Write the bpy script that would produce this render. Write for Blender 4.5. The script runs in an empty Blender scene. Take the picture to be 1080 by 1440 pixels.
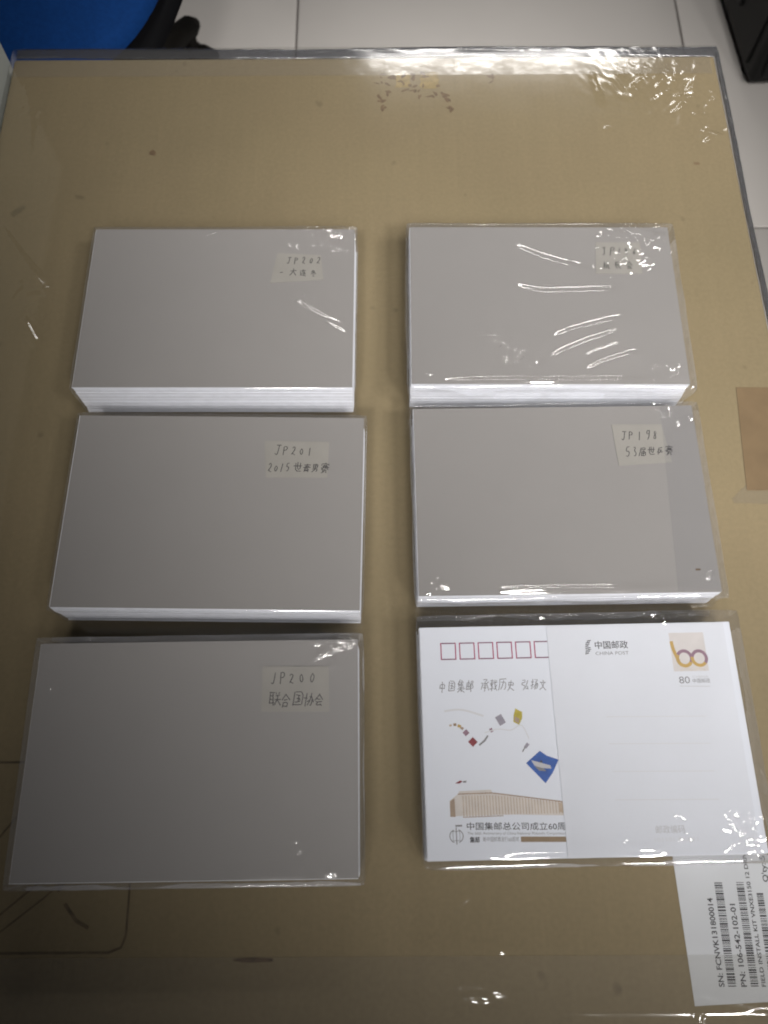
import bpy, math, random
import numpy as np
from mathutils import Matrix, Vector

random.seed(7)
rng = np.random.default_rng(11)
S = bpy.context.scene
COL = S.collection

# ------------------------------------------------------------------ camera
F_PX, TILT, ROLL, CAM_H = 1156.7, 0.36268, -0.00545, 0.41218
cam_d = bpy.data.cameras.new('camera')
cam_d.sensor_fit = 'VERTICAL'
cam_d.sensor_height = 36.0
cam_d.lens = F_PX / 1440.0 * 36.0
cam_d.clip_start = 0.01
cam_d.clip_end = 60
cam_d.dof.use_dof = True
cam_d.dof.focus_distance = 0.44
cam_d.dof.aperture_fstop = 13.0
cam = bpy.data.objects.new('camera', cam_d)
COL.objects.link(cam)
fw = Vector((0, math.sin(TILT), -math.cos(TILT)))
x0 = Vector((1, 0, 0)); u0 = x0.cross(fw)
c_, s_ = math.cos(ROLL), math.sin(ROLL)
ax = c_ * x0 + s_ * u0
ay = -s_ * x0 + c_ * u0
cam.matrix_world = Matrix((
    (ax.x, ay.x, -fw.x, 0), (ax.y, ay.y, -fw.y, 0), (ax.z, ay.z, -fw.z, CAM_H), (0, 0, 0, 1)))
S.camera = cam

# ------------------------------------------------------------------ world, lamps, exposure
w = bpy.data.worlds.new('World'); S.world = w; w.use_nodes = True
w.node_tree.nodes['Background'].inputs[0].default_value = (0.80, 0.80, 0.86, 1)
w.node_tree.nodes['Background'].inputs[1].default_value = 0.015

def aim(o, loc, target):
    o.location = loc
    o.rotation_euler = (Vector(target) - Vector(loc)).to_track_quat('-Z', 'Y').to_euler()

# twin-tube ceiling lamp ahead of the table top
for k, yy in enumerate((2.905, 2.965)):
    ld = bpy.data.lights.new('ceiling_tube', 'AREA')
    ld.shape = 'RECTANGLE'; ld.size = 1.10; ld.size_y = 0.03
    ld.energy = 5.5; ld.color = (1.0, 0.97, 0.93)
    lo = bpy.data.objects.new('ceiling_tube', ld); COL.objects.link(lo)
    aim(lo, (0.50, yy, 2.0), (0.50, yy - 1.6, 0.0))
# added spots behind the viewer; cone edges imitate the viewer's body shadow
for lx, ly, en, size in ((1.20, -1.78, 182, 18.6), (-.35, -1.60, 125, 19.9), (1.75, -.90, 114, 20.1), (.45, -1.20, 74, 21.7), (.30, -2.30, 91, 17.5)):
    sd = bpy.data.lights.new('added_spot', 'SPOT')
    sd.energy = en * 1.50; sd.color = (1.0, 0.965, 0.925); sd.shadow_soft_size = 0.15
    sd.spot_size = math.radians(size * .95); sd.spot_blend = 0.97
    so = bpy.data.objects.new('added_spot', sd); COL.objects.link(so)
    aim(so, (lx, ly, 2.47), (0.220, 0.412, 0.0))

S.view_settings.view_transform = 'Standard'
S.view_settings.look = 'None'
S.view_settings.exposure = 0.0
S.view_settings.gamma = 1.0
S.render.engine = 'CYCLES'
S.cycles.use_denoising = True
S.cycles.use_adaptive_sampling = True
S.cycles.adaptive_threshold = 0.02
S.cycles.max_bounces = 8
S.cycles.diffuse_bounces = 3
S.cycles.glossy_bounces = 3
S.cycles.transparent_max_bounces = 16
S.cycles.caustics_reflective = False
S.cycles.caustics_refractive = False
S.cycles.pixel_filter_type = 'BLACKMAN_HARRIS'
S.cycles.filter_width = 1.9

# ------------------------------------------------------------------ materials
def mat(name, col, rough=0.7, var=0.0, scale=40.0, spec=0.4, bump=0.0, bscale=300.0, coat=0.0, island=0.0, detail=4.0):
    m = bpy.data.materials.new(name); m.use_nodes = True
    nt = m.node_tree; b = nt.nodes['Principled BSDF']
    b.inputs['Roughness'].default_value = rough
    b.inputs['Specular IOR Level'].default_value = spec
    b.inputs['Coat Weight'].default_value = coat
    b.inputs['Coat Roughness'].default_value = 0.15
    tc = nt.nodes.new('ShaderNodeTexCoord')
    if var > 0 or island > 0:
        n = nt.nodes.new('ShaderNodeTexNoise'); n.inputs['Scale'].default_value = scale
        n.inputs['Detail'].default_value = detail
        nt.links.new(tc.outputs['Object'], n.inputs['Vector'])
        mr = nt.nodes.new('ShaderNodeMapRange')
        mr.inputs[1].default_value = 0.25; mr.inputs[2].default_value = 0.75
        mr.inputs[3].default_value = 1 - var; mr.inputs[4].default_value = 1 + var
        nt.links.new(n.outputs['Fac'], mr.inputs[0])
        val = mr.outputs[0]
        if island > 0:
            g = nt.nodes.new('ShaderNodeNewGeometry')
            m2 = nt.nodes.new('ShaderNodeMapRange')
            m2.inputs[3].default_value = 1 - island; m2.inputs[4].default_value = 1 + island * 0.3
            nt.links.new(g.outputs['Random Per Island'], m2.inputs[0])
            mu = nt.nodes.new('ShaderNodeMath'); mu.operation = 'MULTIPLY'
            nt.links.new(val, mu.inputs[0]); nt.links.new(m2.outputs[0], mu.inputs[1]); val = mu.outputs[0]
        vm = nt.nodes.new('ShaderNodeVectorMath'); vm.operation = 'SCALE'
        vm.inputs[0].default_value = col
        nt.links.new(val, vm.inputs['Scale'])
        nt.links.new(vm.outputs[0], b.inputs['Base Color'])
    else:
        b.inputs['Base Color'].default_value = (*col, 1)
    if bump > 0:
        n2 = nt.nodes.new('ShaderNodeTexNoise'); n2.inputs['Scale'].default_value = bscale
        n2.inputs['Detail'].default_value = 5
        nt.links.new(tc.outputs['Object'], n2.inputs['Vector'])
        bp = nt.nodes.new('ShaderNodeBump'); bp.inputs['Strength'].default_value = bump
        bp.inputs['Distance'].default_value = 0.001
        nt.links.new(n2.outputs['Fac'], bp.inputs['Height'])
        nt.links.new(bp.outputs[0], b.inputs['Normal'])
    return m

def film_mat(name, rough=0.07, tint=(0.965, 0.965, 0.97), gain=1.7, haze=0.0, bump=0.0, bscale=60.0, graze=0.9):
    m = bpy.data.materials.new(name); m.use_nodes = True
    nt = m.node_tree; nt.nodes.clear()
    out = nt.nodes.new('ShaderNodeOutputMaterial')
    tr = nt.nodes.new('ShaderNodeBsdfTransparent'); tr.inputs[0].default_value = (*tint, 1)
    gl = nt.nodes.new('ShaderNodeBsdfGlossy'); gl.inputs['Roughness'].default_value = rough
    gl.inputs[0].default_value = (1, 1, 1, 1)
    # Schlick reflectance from the facing angle, the same from either side of the film
    lw = nt.nodes.new('ShaderNodeLayerWeight'); lw.inputs[0].default_value = 0.5
    pw = nt.nodes.new('ShaderNodeMath'); pw.operation = 'POWER'; pw.inputs[1].default_value = 5.0
    nt.links.new(lw.outputs['Facing'], pw.inputs[0])
    ma = nt.nodes.new('ShaderNodeMath'); ma.operation = 'MULTIPLY_ADD'; ma.inputs[1].default_value = graze / gain; ma.inputs[2].default_value = 0.04
    nt.links.new(pw.outputs[0], ma.inputs[0])
    mx = nt.nodes.new('ShaderNodeMath'); mx.operation = 'MULTIPLY'; mx.use_clamp = True; mx.inputs[1].default_value = gain
    nt.links.new(ma.outputs[0], mx.inputs[0])
    base = tr
    if haze > 0:
        df = nt.nodes.new('ShaderNodeBsdfDiffuse'); df.inputs[0].default_value = (0.8, 0.8, 0.82, 1)
        mh = nt.nodes.new('ShaderNodeMixShader'); mh.inputs[0].default_value = haze
        nt.links.new(tr.outputs[0], mh.inputs[1]); nt.links.new(df.outputs[0], mh.inputs[2]); base = mh
    mi = nt.nodes.new('ShaderNodeMixShader')
    nt.links.new(mx.outputs[0], mi.inputs[0]); nt.links.new(base.outputs[0], mi.inputs[1]); nt.links.new(gl.outputs[0], mi.inputs[2])
    nt.links.new(mi.outputs[0], out.inputs[0])
    if bump > 0:
        tc = nt.nodes.new('ShaderNodeTexCoord')
        n2 = nt.nodes.new('ShaderNodeTexNoise'); n2.inputs['Scale'].default_value = bscale; n2.inputs['Detail'].default_value = 3
        nt.links.new(tc.outputs['Object'], n2.inputs['Vector'])
        bp = nt.nodes.new('ShaderNodeBump'); bp.inputs['Strength'].default_value = bump; bp.inputs['Distance'].default_value = 0.002
        nt.links.new(n2.outputs['Fac'], bp.inputs['Height'])
        nt.links.new(bp.outputs[0], gl.inputs['Normal'])
    return m

def kraft_mat():
    m = bpy.data.materials.new('kraft_board'); m.use_nodes = True
    nt = m.node_tree; b = nt.nodes['Principled BSDF']
    b.inputs['Roughness'].default_value = 0.75; b.inputs['Specular IOR Level'].default_value = 0.25
    tc = nt.nodes.new('ShaderNodeTexCoord')
    def noise(scale, detail, sx=1, sy=1):
        mp = nt.nodes.new('ShaderNodeMapping'); mp.inputs['Scale'].default_value = (sx, sy, 1)
        nt.links.new(tc.outputs['Object'], mp.inputs[0])
        n = nt.nodes.new('ShaderNodeTexNoise'); n.inputs['Scale'].default_value = scale; n.inputs['Detail'].default_value = detail
        nt.links.new(mp.outputs[0], n.inputs['Vector']); return n.outputs['Fac']
    def rmp(f, a, bb, lo, hi):
        mr = nt.nodes.new('ShaderNodeMapRange'); mr.inputs[1].default_value = a; mr.inputs[2].default_value = bb
        mr.inputs[3].default_value = lo; mr.inputs[4].default_value = hi; nt.links.new(f, mr.inputs[0]); return mr.outputs[0]
    def mul(a, bb):
        mu = nt.nodes.new('ShaderNodeMath'); mu.operation = 'MULTIPLY'; nt.links.new(a, mu.inputs[0]); nt.links.new(bb, mu.inputs[1]); return mu.outputs[0]
    big = rmp(noise(5, 4), .3, .7, .89, 1.09)
    flute = rmp(noise(26, 2, 6.0, 0.25), .3, .7, .982, 1.015)     # faint flute lines of the corrugated board
    fib = rmp(noise(420, 4), .3, .7, .95, 1.05)
    spots = rmp(noise(55, 2), .70, .76, 1.0, .72)
    v = mul(mul(big, flute), mul(fib, spots))
    mix = nt.nodes.new('ShaderNodeMix'); mix.data_type = 'RGBA'
    mix.inputs[6].default_value = (0.233, 0.188, 0.106, 1); mix.inputs[7].default_value = (0.248, 0.195, 0.115, 1)
    nt.links.new(noise(11, 2), mix.inputs[0])
    vm = nt.nodes.new('ShaderNodeVectorMath'); vm.operation = 'SCALE'
    nt.links.new(mix.outputs[2], vm.inputs[0]); nt.links.new(v, vm.inputs['Scale'])
    nt.links.new(vm.outputs[0], b.inputs['Base Color'])
    bp = nt.nodes.new('ShaderNodeBump'); bp.inputs['Strength'].default_value = .25; bp.inputs['Distance'].default_value = .0008
    nt.links.new(noise(26, 2, 6.0, 0.25), bp.inputs['Height']); nt.links.new(bp.outputs[0], b.inputs['Normal'])
    return m

M = dict(
    kraft=kraft_mat(),
    grey_card=mat('grey_card', (0.287, 0.275, 0.265), .6, .05, 9, .35, .05, 900),
    white_card=mat('white_card', (0.825, 0.862, 0.945), .55, .02, 10, .4, .04, 900),
    card_edges=mat('card_edges', (0.88, 0.90, 0.96), .7, .05, 200, .3, 0, 0, 0, .20),
    note=mat('note_paper', (0.325, 0.312, 0.283), .8, .06, 60, .2, .1, 500),
    band=mat('paper_band', (0.775, 0.805, 0.875), .7, .03, 25, .3, .06, 600),
    ink=mat('pen_ink', (0.045, 0.042, 0.043), .6, .3, 400, .3),
    black_print=mat('black_print', (0.05, 0.05, 0.055), .6),
    grey_print=mat('grey_print', (0.24, 0.24, 0.25), .6),
    pale_print=mat('pale_print', (0.56, 0.56, 0.58), .6),
    faint_print=mat('faint_print', (0.735, 0.745, 0.78), .6),
    magenta_print=mat('magenta_print', (0.42, 0.06, 0.15), .6),
    plum_print=mat('plum_print', (0.20, 0.06, 0.12), .6),
    blue_print=mat('blue_print', (0.03, 0.11, 0.42), .5, .25, 300),
    red_print=mat('red_print', (0.25, 0.03, 0.04), .5, .2, 400),
    yellow_print=mat('yellow_print', (0.50, 0.42, 0.05), .5, .2, 400),
    gold_print=mat('gold_print', (0.55, 0.37, 0.11), .5, .1, 300),
    mauve_print=mat('mauve_print', (0.30, 0.18, 0.24), .5, .1, 300),
    violet_print=mat('violet_print', (0.34, 0.32, 0.38), .5, .15, 300),
    sand_print=mat('sand_print', (0.55, 0.44, 0.34), .6, .1, 300),
    sand_dark=mat('sand_dark', (0.40, 0.30, 0.22), .6, .1, 300),
    sand_pale=mat('sand_pale', (0.70, 0.65, 0.61), .6, .06, 300),
    brown_print=mat('brown_print', (0.31, 0.22, 0.13), .6, .1, 300),
    stamp_ground=mat('stamp_ground', (0.70, 0.665, 0.655), .6, .06, 120),
    board_print=mat('board_print', (0.125, 0.095, 0.054), .8, .3, 200),
    shipping=mat('shipping_label', (0.66, 0.68, 0.72), .5, .03, 30, .4),
    brown_tape=mat('brown_tape', (0.195, 0.135, 0.074), .4, .12, 60, .5),
    residue_dark=mat('residue_dark', (0.13, 0.085, 0.045), .8, .35, 300),
    residue_tan=mat('residue_tan', (0.25, 0.185, 0.075), .7, .25, 300),
    tile=mat('floor_tile', (0.56, 0.535, 0.51), .28, .04, 5, .5, .02, 200),
    grout=mat('floor_grout', (0.10, 0.09, 0.085), .9, .2, 80),
    blue_fabric=mat('blue_fabric', (0.004, 0.038, 0.165), .85, .12, 260, .12, .3, 900),
    black_plastic=mat('black_plastic', (0.006, 0.006, 0.007), .5, .1, 100, .2),
    dark_caster=mat('dark_caster', (0.006, 0.005, 0.004), .7, .2, 100, .15),
    steel=mat('steel', (0.35, 0.35, 0.36), .3),
    pale_board=mat('pale_board', (0.50, 0.53, 0.50), .7, .08, 12, .3, .1, 200),
    black_case=mat('black_case', (0.004, 0.004, 0.004), .5, .1, 90, .2),
    film=film_mat('clear_film', .055, (.97, .97, .975), 3.2, .045, .10, 55, .6),
    film_tight=film_mat('tight_film', .07, (.98, .98, .985), 2.0, .03, .06, 40, .35),
    film_hazy=film_mat('hazy_film', .11, (.965, .965, .97), 1.8, .07, .10, 45, .5),
    film_seam=film_mat('film_seam', .12, (.975, .98, .99), 1.3, .02, .05, 60),
    film_box=film_mat('box_film', .10, (.975, .975, .97), 1.35, .012, .045, 22),
    film_roll=film_mat('shade_tinted_film', .12, (.42, .43, .46), 2.6, .05, .15, 90),  # dark tint stands in for the dim room seen at the rim
    clear_tape=film_mat('clear_tape', .11, (.97, .965, .95), 1.5, .05, .08, 70),
)

# ------------------------------------------------------------------ mesh helpers
def add_obj(name, verts, faces, m, parent=None, smooth=False, loc=(0, 0, 0), rot=(0, 0, 0)):
    me = bpy.data.meshes.new(name)
    me.from_pydata([tuple(v) for v in verts], [], faces)
    if smooth:
        me.polygons.foreach_set('use_smooth', [True] * len(me.polygons))
    me.materials.append(m)
    return link(name, me, parent, loc, rot)

def link(name, me, parent=None, loc=(0, 0, 0), rot=(0, 0, 0)):
    o = bpy.data.objects.new(name, me)
    COL.objects.link(o)
    o.parent = parent
    o.location = loc; o.rotation_euler = rot
    return o

def empty(name, loc, rz=0):
    o = bpy.data.objects.new(name, None); COL.objects.link(o)
    o.empty_display_size = .05
    o.location = loc; o.rotation_euler = (0, 0, rz)
    return o

def tag(o, label=None, cat=None, group=None, kind=None):
    if label: o['label'] = label
    if cat: o['category'] = cat
    if group: o['group'] = group
    if kind: o['kind'] = kind
    return o

def box_geo(x0, x1, y0, y1, z0, z1):
    v = [(x0, y0, z0), (x1, y0, z0), (x1, y1, z0), (x0, y1, z0), (x0, y0, z1), (x1, y0, z1), (x1, y1, z1), (x0, y1, z1)]
    f = [(3, 2, 1, 0), (4, 5, 6, 7), (0, 1, 5, 4), (1, 2, 6, 5), (2, 3, 7, 6), (3, 0, 4, 7)]
    return v, f

class MB:
    def __init__(self): self.v = []; self.f = []
    def add(self, v, f):
        n = len(self.v); self.v += [tuple(p) for p in v]; self.f += [tuple(i + n for i in q) for q in f]; return self
    def box(self, *a): return self.add(*box_geo(*a))
    def build(self, name, m, parent=None, smooth=False, **k): return add_obj(name, self.v, self.f, m, parent, smooth, **k)

def rbox(name, x0, x1, y0, y1, z0, z1, r, m, parent=None, seg=3):
    import bmesh
    bm = bmesh.new()
    v, f = box_geo(x0, x1, y0, y1, z0, z1)
    vs = [bm.verts.new(p) for p in v]
    for q in f: bm.faces.new([vs[i] for i in q])
    bmesh.ops.bevel(bm, geom=bm.edges[:], offset=r, segments=seg, affect='EDGES', profile=.5)
    me = bpy.data.meshes.new(name); bm.to_mesh(me); bm.free()
    me.polygons.foreach_set('use_smooth', [True] * len(me.polygons))
    me.materials.append(m)
    return link(name, me, parent)

MM = 0.001
def flat_poly(mb, pts, z, holes=None):
    """a flat n-gon printed mark, points in mm"""
    area = sum(pts[i][0] * pts[(i + 1) % len(pts)][1] - pts[(i + 1) % len(pts)][0] * pts[i][1] for i in range(len(pts)))
    if area < 0: pts = pts[::-1]
    mb.add([(x * MM, y * MM, z) for x, y in pts], [tuple(range(len(pts)))])

def flat_rect(mb, x0, y0, x1, y1, z):
    flat_poly(mb, [(x0, y0), (x1, y0), (x1, y1), (x0, y1)], z)

def flat_line(mb, pts, wd, z, taper=False):
    """a pen or print line: mitred ribbon, mm"""
    n = len(pts)
    P = [Vector(p) for p in pts]
    L, R = [], []
    for i in range(n):
        if i == 0: d = P[1] - P[0]
        elif i == n - 1: d = P[-1] - P[-2]
        else:
            a = (P[i] - P[i - 1]); b = (P[i + 1] - P[i])
            d = a.normalized() + b.normalized() if a.length and b.length else b
            if d.length < .3: d = b
        d = d.normalized() if d.length else Vector((1, 0))
        nn = Vector((-d.y, d.x))
        k = wd / 2
        if taper: k *= (.75 + .35 * math.sin(math.pi * (i + .6) / (n + .2)))
        L.append(P[i] + nn * k); R.append(P[i] - nn * k)
    for i in range(n - 1):
        flat_line.k = (flat_line.k + 1) % 12
        zz = z + flat_line.k * 1.2e-6
        q = [L[i], R[i], R[i + 1], L[i + 1]]
        mb.add([(a.x * MM, a.y * MM, zz) for a in q], [(0, 1, 2, 3)])
flat_line.k = 0

def ring_line(mb, cx, cy, rx, ry, wd, z, a0=0, a1=360, n=24):
    pts = [(cx + rx * math.cos(math.radians(a0 + (a1 - a0) * i / n)), cy + ry * math.sin(math.radians(a0 + (a1 - a0) * i / n))) for i in range(n + 1)]
    flat_line(mb, pts, wd, z)

def text_obj(name, body, size, m, parent, x, y, z, rot=0.0, width=None, align='LEFT', offset=0.0, shear=0.0, xs=1.0):
    """typeset print as a flat mesh (mm); width squeezes the line to a length"""
    cu = bpy.data.curves.new(name, 'FONT'); cu.body = body; cu.size = size * MM; cu.align_x = align
    cu.offset = offset * MM; cu.shear = shear; cu.resolution_u = 3
    t = bpy.data.objects.new(name, cu); COL.objects.link(t)
    dg = bpy.context.evaluated_depsgraph_get()
    me = bpy.data.meshes.new_from_object(t.evaluated_get(dg))
    bpy.data.objects.remove(t); bpy.data.curves.remove(cu)
    me.name = name
    if width and len(me.vertices):
        xsv = [v.co.x for v in me.vertices]; k = width * MM / max(1e-9, max(xsv) - min(xsv)); m0 = min(xsv)
        for v in me.vertices: v.co.x = (v.co.x - m0) * k
    me.materials.clear(); me.materials.append(m)
    return link(name, me, parent, (x * MM, y * MM, z), (0, 0, rot))

# hand-written characters: strokes on a 0..10 grid
GL = {
 'J': "2,9 8,9;5.5,9 5.5,2 4,.5 2,1.5", 'j': "6,9 6,2 4.5,.5 3,1.5",
 'P': "2.5,9 2.3,0;2.5,9 6,9 7.5,7.5 6.5,5.5 2.5,5",
 '0': "5,7 3.2,5.5 3.2,2.5 5,1 6.8,2.5 6.8,5.5 5,7", '1': "5,9 4.8,0",
 '2': "2.5,7 4,9 6.5,8 6,5 2.5,1 4,2 7.5,.5", '3': "3,9 6.5,9 4.5,5.5 7,4 6,1 3,.5",
 '5': "7,9 3.5,9 3,5 6,5.5 7,3 5.5,.5 3,1", '6': "6.5,9 3.5,5 3,2 5,.5 7,2 6,4.5 3.5,3.5",
 '8': "6.5,8 4,9 3.5,6.5 6.5,3.5 6,.8 3.5,.8 3.5,3.5 6.5,6.5 6.5,8",
 '9': "6.5,7 5,9 3.2,7.5 4,5 6.5,6.5;6.5,8.5 6.2,3 5,.3",
 '联': ".5,9 4.5,9;1.2,9 1.2,2;3.6,9 3.6,.5;1.2,6.8 3.6,6.8;1.2,4.6 3.6,4.6;.5,1.8 4.5,2.8;5.8,9.5 6.5,8;8.8,9.5 8,8;5.2,7.2 9.6,7.2;5,4.8 9.8,4.8;7.4,7.2 7.2,4.8 5,.5;7.4,4.5 9.8,.8",
 '合': "5,9.8 1,5.5;5,9.8 9.2,5.5;3.2,5.6 6.8,5.6;3,3.8 3,.4;3,3.8 7.2,3.8 7,.6;3,.8 7,.8",
 '国': "1.5,9 1.3,.5;1.5,9 8.8,9 8.6,.5;3,7 7,7;3.2,5 6.8,5;5,7 5,2.5;2.8,2.5 7.3,2.5;6.2,4.2 7,3.4;1.3,.8 8.6,.8",
 '协': ".5,6 4,6.2;2.3,9.5 2.2,.5;4.8,7 8.3,7.2 7.6,1 6.5,1.5;6.6,9.5 6.2,5 4.4,.5;4.9,4.5 4.2,3;9,5 9.8,3.4",
 '会': "5,9.8 .8,5.2;5,9.8 9.4,5.4;3.2,5.8 6.8,5.8;2,3.8 8.2,3.8;5,3.8 2.6,.8 7.6,1.2;6.6,2.4 8.6,.2",
 '世': ".5,6 9.5,6.4;2.4,8.8 2.4,.8 8.8,.8;5,9.4 5,3;7.4,9 7.4,3;5,3 7.4,3",
 '青': "1,8.6 9,8.6;2,7.2 8,7.2;.6,5.8 9.4,5.8;5,9.8 5,5.8;2.8,4.6 2.8,.4;2.8,4.6 7.4,4.6 7.2,.6;2.8,3.2 7.2,3.2;2.8,2 7.2,2",
 '男': "2,9.4 2,5.4;2,9.4 8,9.4 8,5.4;2,7.4 8,7.4;5,9.4 5,5.4;2,5.4 8,5.4;1,3.8 8.4,3.8 7.4,.6 6.2,1;5,5.4 4.4,2.6 1.4,.2",
 '赛': "5,10 5,9;1,8.8 1,7.4;1,8.8 9.2,8.8 8.8,7.6;2.4,7.2 7.6,7.2;1.8,6 8.2,6;.6,4.8 9.4,4.8;3.8,8 3.8,4.8;6.2,8 6.2,4.8;3,4.6 .8,3;7,4.6 9.4,3;3.2,3.4 3.2,1.2;3.2,3.4 6.8,3.4 6.8,1.2;5,2.8 4.6,1.2 2,0;6,1 8,0",
 '届': "2,9.2 8.4,9.2 8.4,7;2,7 8.4,7;2,9.2 1.8,4 .4,.4;3.4,5.2 3.4,.4;3.4,5.2 8.4,5.2 8.4,.4;5.9,6.6 5.9,.6;3.4,2.9 8.4,2.9;3.4,.6 8.4,.6",
 '乒': "7.4,9.6 2.6,8.4;2.6,8.4 2.4,3.8;2.6,6.4 7.8,6.4;6,6.4 6,3.8;.8,3.8 9.4,3.8;3.6,3 2.4,.6",
 '大': "1,6.2 9,6.4;5,9.6 4.6,5.6 1,.4;5,6 9.2,.6",
 '连': "3.2,8.2 9.2,8.4;6,9.8 4,5.8 9,6;6.6,7.2 6.6,1.8;3,4 9.6,4;1.2,9 2,8;.6,6 2.2,6 1.8,2.4;.4,1.6 2.4,2 9.8,.6",
 '冬': "4.2,9.8 1.2,6;4,8.4 7.4,8.6 4.6,5.4 .8,3.4;3.2,7.2 9.4,3.6;4.4,3.6 6,2.8;3.6,1.6 6.4,.2",
 '中': "1.6,7.6 1.8,3.8;1.6,7.6 8.4,7.8 8.2,4;1.8,4.2 8.2,4.2;5,10 5,0",
 '集': "3.6,9.8 1,6.4;2.4,8 2.4,3.8;5.6,9.6 6.2,8.6;2.4,8 8.6,8.2;2.4,6.6 8,6.6;2.4,5.2 8,5.2;2.4,3.8 9,3.8;5.4,8 5.4,3.8;.6,2.4 9.6,2.4;5.2,3.6 5.2,0;5,2.2 1.2,.2;5.4,2.2 9.2,.2",
 '邮': "1,7.4 1,1.6;1,7.4 5.2,7.4 5.2,1.6;1,4.6 5.2,4.6;1,1.8 5.2,1.8;3.1,9.4 3.1,1.8;6.8,8.8 6.8,0;6.8,8.8 9,8.6 7.8,6 9.2,3.6 8,2.4",
 '承': "2.4,9.2 7.4,9.2 5.4,7.8;5,7.8 5,.6 3.8,1;3.6,6.2 6.4,6.2;3.4,4.8 6.6,4.8;3.2,3.4 6.8,3.4;.8,6.6 2.8,6.6 .6,1.8;8.8,7.4 6.4,5.8;6.4,5.8 9.6,1.4",
 '载': "1,8.4 5.2,8.4;3,9.8 3,6.8;.6,6.8 9.4,7;1.4,5.4 5,5.4;3.2,6.6 1.6,3.8 5,4;3.4,5 3.4,.6;.8,2.2 5.4,2.6;6.6,9.8 7.4,3 9.6,.6;9,5.2 5.8,1;8,9.2 9,8.2",
 '历': "1.6,9 9.2,9.2;1.6,9 1.6,4 .4,.4;3.4,6.2 8.6,6.4 7.8,.8 6.6,1.2;6,8 5.4,4 2.6,.6",
 '史': "2,8 2,5;2,8 8,8 8,5;2,5.2 8,5.2;5,9.8 4.8,4 1,.4;2.8,3.6 9.4,.4",
 '弘': ".8,9 4.4,9 4.2,6.8 1,6.8 .8,4.6 4.6,4.6 4,.6 2.8,1;7.2,9 5.6,1.4 9,1.8;8.4,4 9.6,.6",
 '扬': ".6,7 4.2,7.2;2.6,9.6 2.6,.8 1.6,1.4;.6,3.6 4.4,4.6;5,9 8.8,9 5.4,5.8 9.4,5.8 8.6,.8 7.4,1.2;7,5.8 5,2.2;8.2,5.6 6.2,.8",
 '文': "5,9.8 5.6,8.6;.8,7.6 9.2,7.8;7,7.6 4.4,2.6 .8,.2;3,7.4 5.6,2.8 9.4,.2",
 '亻': "7,9.6 4.8,5.4;6.2,7 6.2,.4",
 '长': "7,9.6 3,7.2;.8,5.8 9.2,5.8;3.2,9.6 3.2,.8 5,1.8;4.6,5.6 9,.6",
 '抗': ".6,7 4,7.2;2.4,9.6 2.4,.8 1.4,1.4;.6,3.6 4.2,4.6;6.6,9.8 7.2,8.6;4.8,7.8 9.4,7.8;6,6 5.6,3 4.4,.6;6,6 8,6 8,1.4 9.6,1 9.6,2",
 ' ': "", '-': "2,5 8,5.4",
}
def handwrite(mb, s, x, y, size, adv, wd, z, drift=0.0, shear=.08, narrow=.8):
    for i, ch in enumerate(s):
        n = .62 if ch in 'JjP0123456789-' else narrow
        k = size / 10 * random.uniform(.85, 1.12); shear_ = shear + random.uniform(-.08, .12)
        ox = x + i * adv; oy = y + drift * i + random.uniform(-.05, .05) * size
        for st in GL.get(ch, '').split(';'):
            if not st: continue
            pts = []
            for p in st.split():
                a, b = map(float, p.split(','))
                a += random.uniform(-.45, .45); b += random.uniform(-.45, .45)
                pts.append((ox + (a * n + b * shear_) * k, oy + b * k))
            # soften the corners
            if len(pts) > 2:
                q = [pts[0]]
                for j in range(1, len(pts) - 1):
                    p0, p1, p2 = pts[j - 1], pts[j], pts[j + 1]
                    q += [(p0[0] * .25 + p1[0] * .75, p0[1] * .25 + p1[1] * .75), (p2[0] * .25 + p1[0] * .75, p2[1] * .25 + p1[1] * .75)]
                pts = q + [pts[-1]]
            flat_line(mb, pts, wd, z, True)

# numpy value noise
TAB = rng.random((128, 128))
def vnoise(x, y):
    xi = np.floor(x).astype(int); yi = np.floor(y).astype(int)
    fx = x - xi; fy = y - yi
    fx = fx * fx * (3 - 2 * fx); fy = fy * fy * (3 - 2 * fy)
    a = TAB[xi % 128, yi % 128]; b = TAB[(xi + 1) % 128, yi % 128]
    c = TAB[xi % 128, (yi + 1) % 128]; d = TAB[(xi + 1) % 128, (yi + 1) % 128]
    return (a * (1 - fx) + b * fx) * (1 - fy) + (c * (1 - fx) + d * fx) * fy - .5

def seg_dist(X, Y, pts):
    """distance to a polyline and the place along it (0..1)"""
    best = np.full(X.shape, 1e9); pos = np.zeros(X.shape)
    ls = [math.dist(pts[i], pts[i + 1]) for i in range(len(pts) - 1)]; tot = sum(ls); acc = 0
    for i, l in enumerate(ls):
        ax_, ay_ = pts[i]; bx, by = pts[i + 1]
        t = np.clip(((X - ax_) * (bx - ax_) + (Y - ay_) * (by - ay_)) / (l * l), 0, 1)
        d = np.hypot(X - ax_ - t * (bx - ax_), Y - ay_ - t * (by - ay_))
        k = d < best
        best[k] = d[k]; pos[k] = ((acc + t * l) / tot)[k]; acc += l
    return best, pos

def catmull(pts, n=6):
    if len(pts) < 3: return pts
    P = [pts[0]] + list(pts) + [pts[-1]]; out = []
    for i in range(1, len(P) - 2):
        for k in range(n):
            t = k / n
            out.append(tuple(.5 * (2 * P[i][j] + (P[i + 1][j] - P[i - 1][j]) * t + (2 * P[i - 1][j] - 5 * P[i][j] + 4 * P[i + 1][j] - P[i + 2][j]) * t * t
                     + (3 * P[i][j] - P[i - 1][j] - 3 * P[i + 1][j] + P[i + 2][j]) * t ** 3) for j in (0, 1)))
    return out + [pts[-1]]

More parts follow.
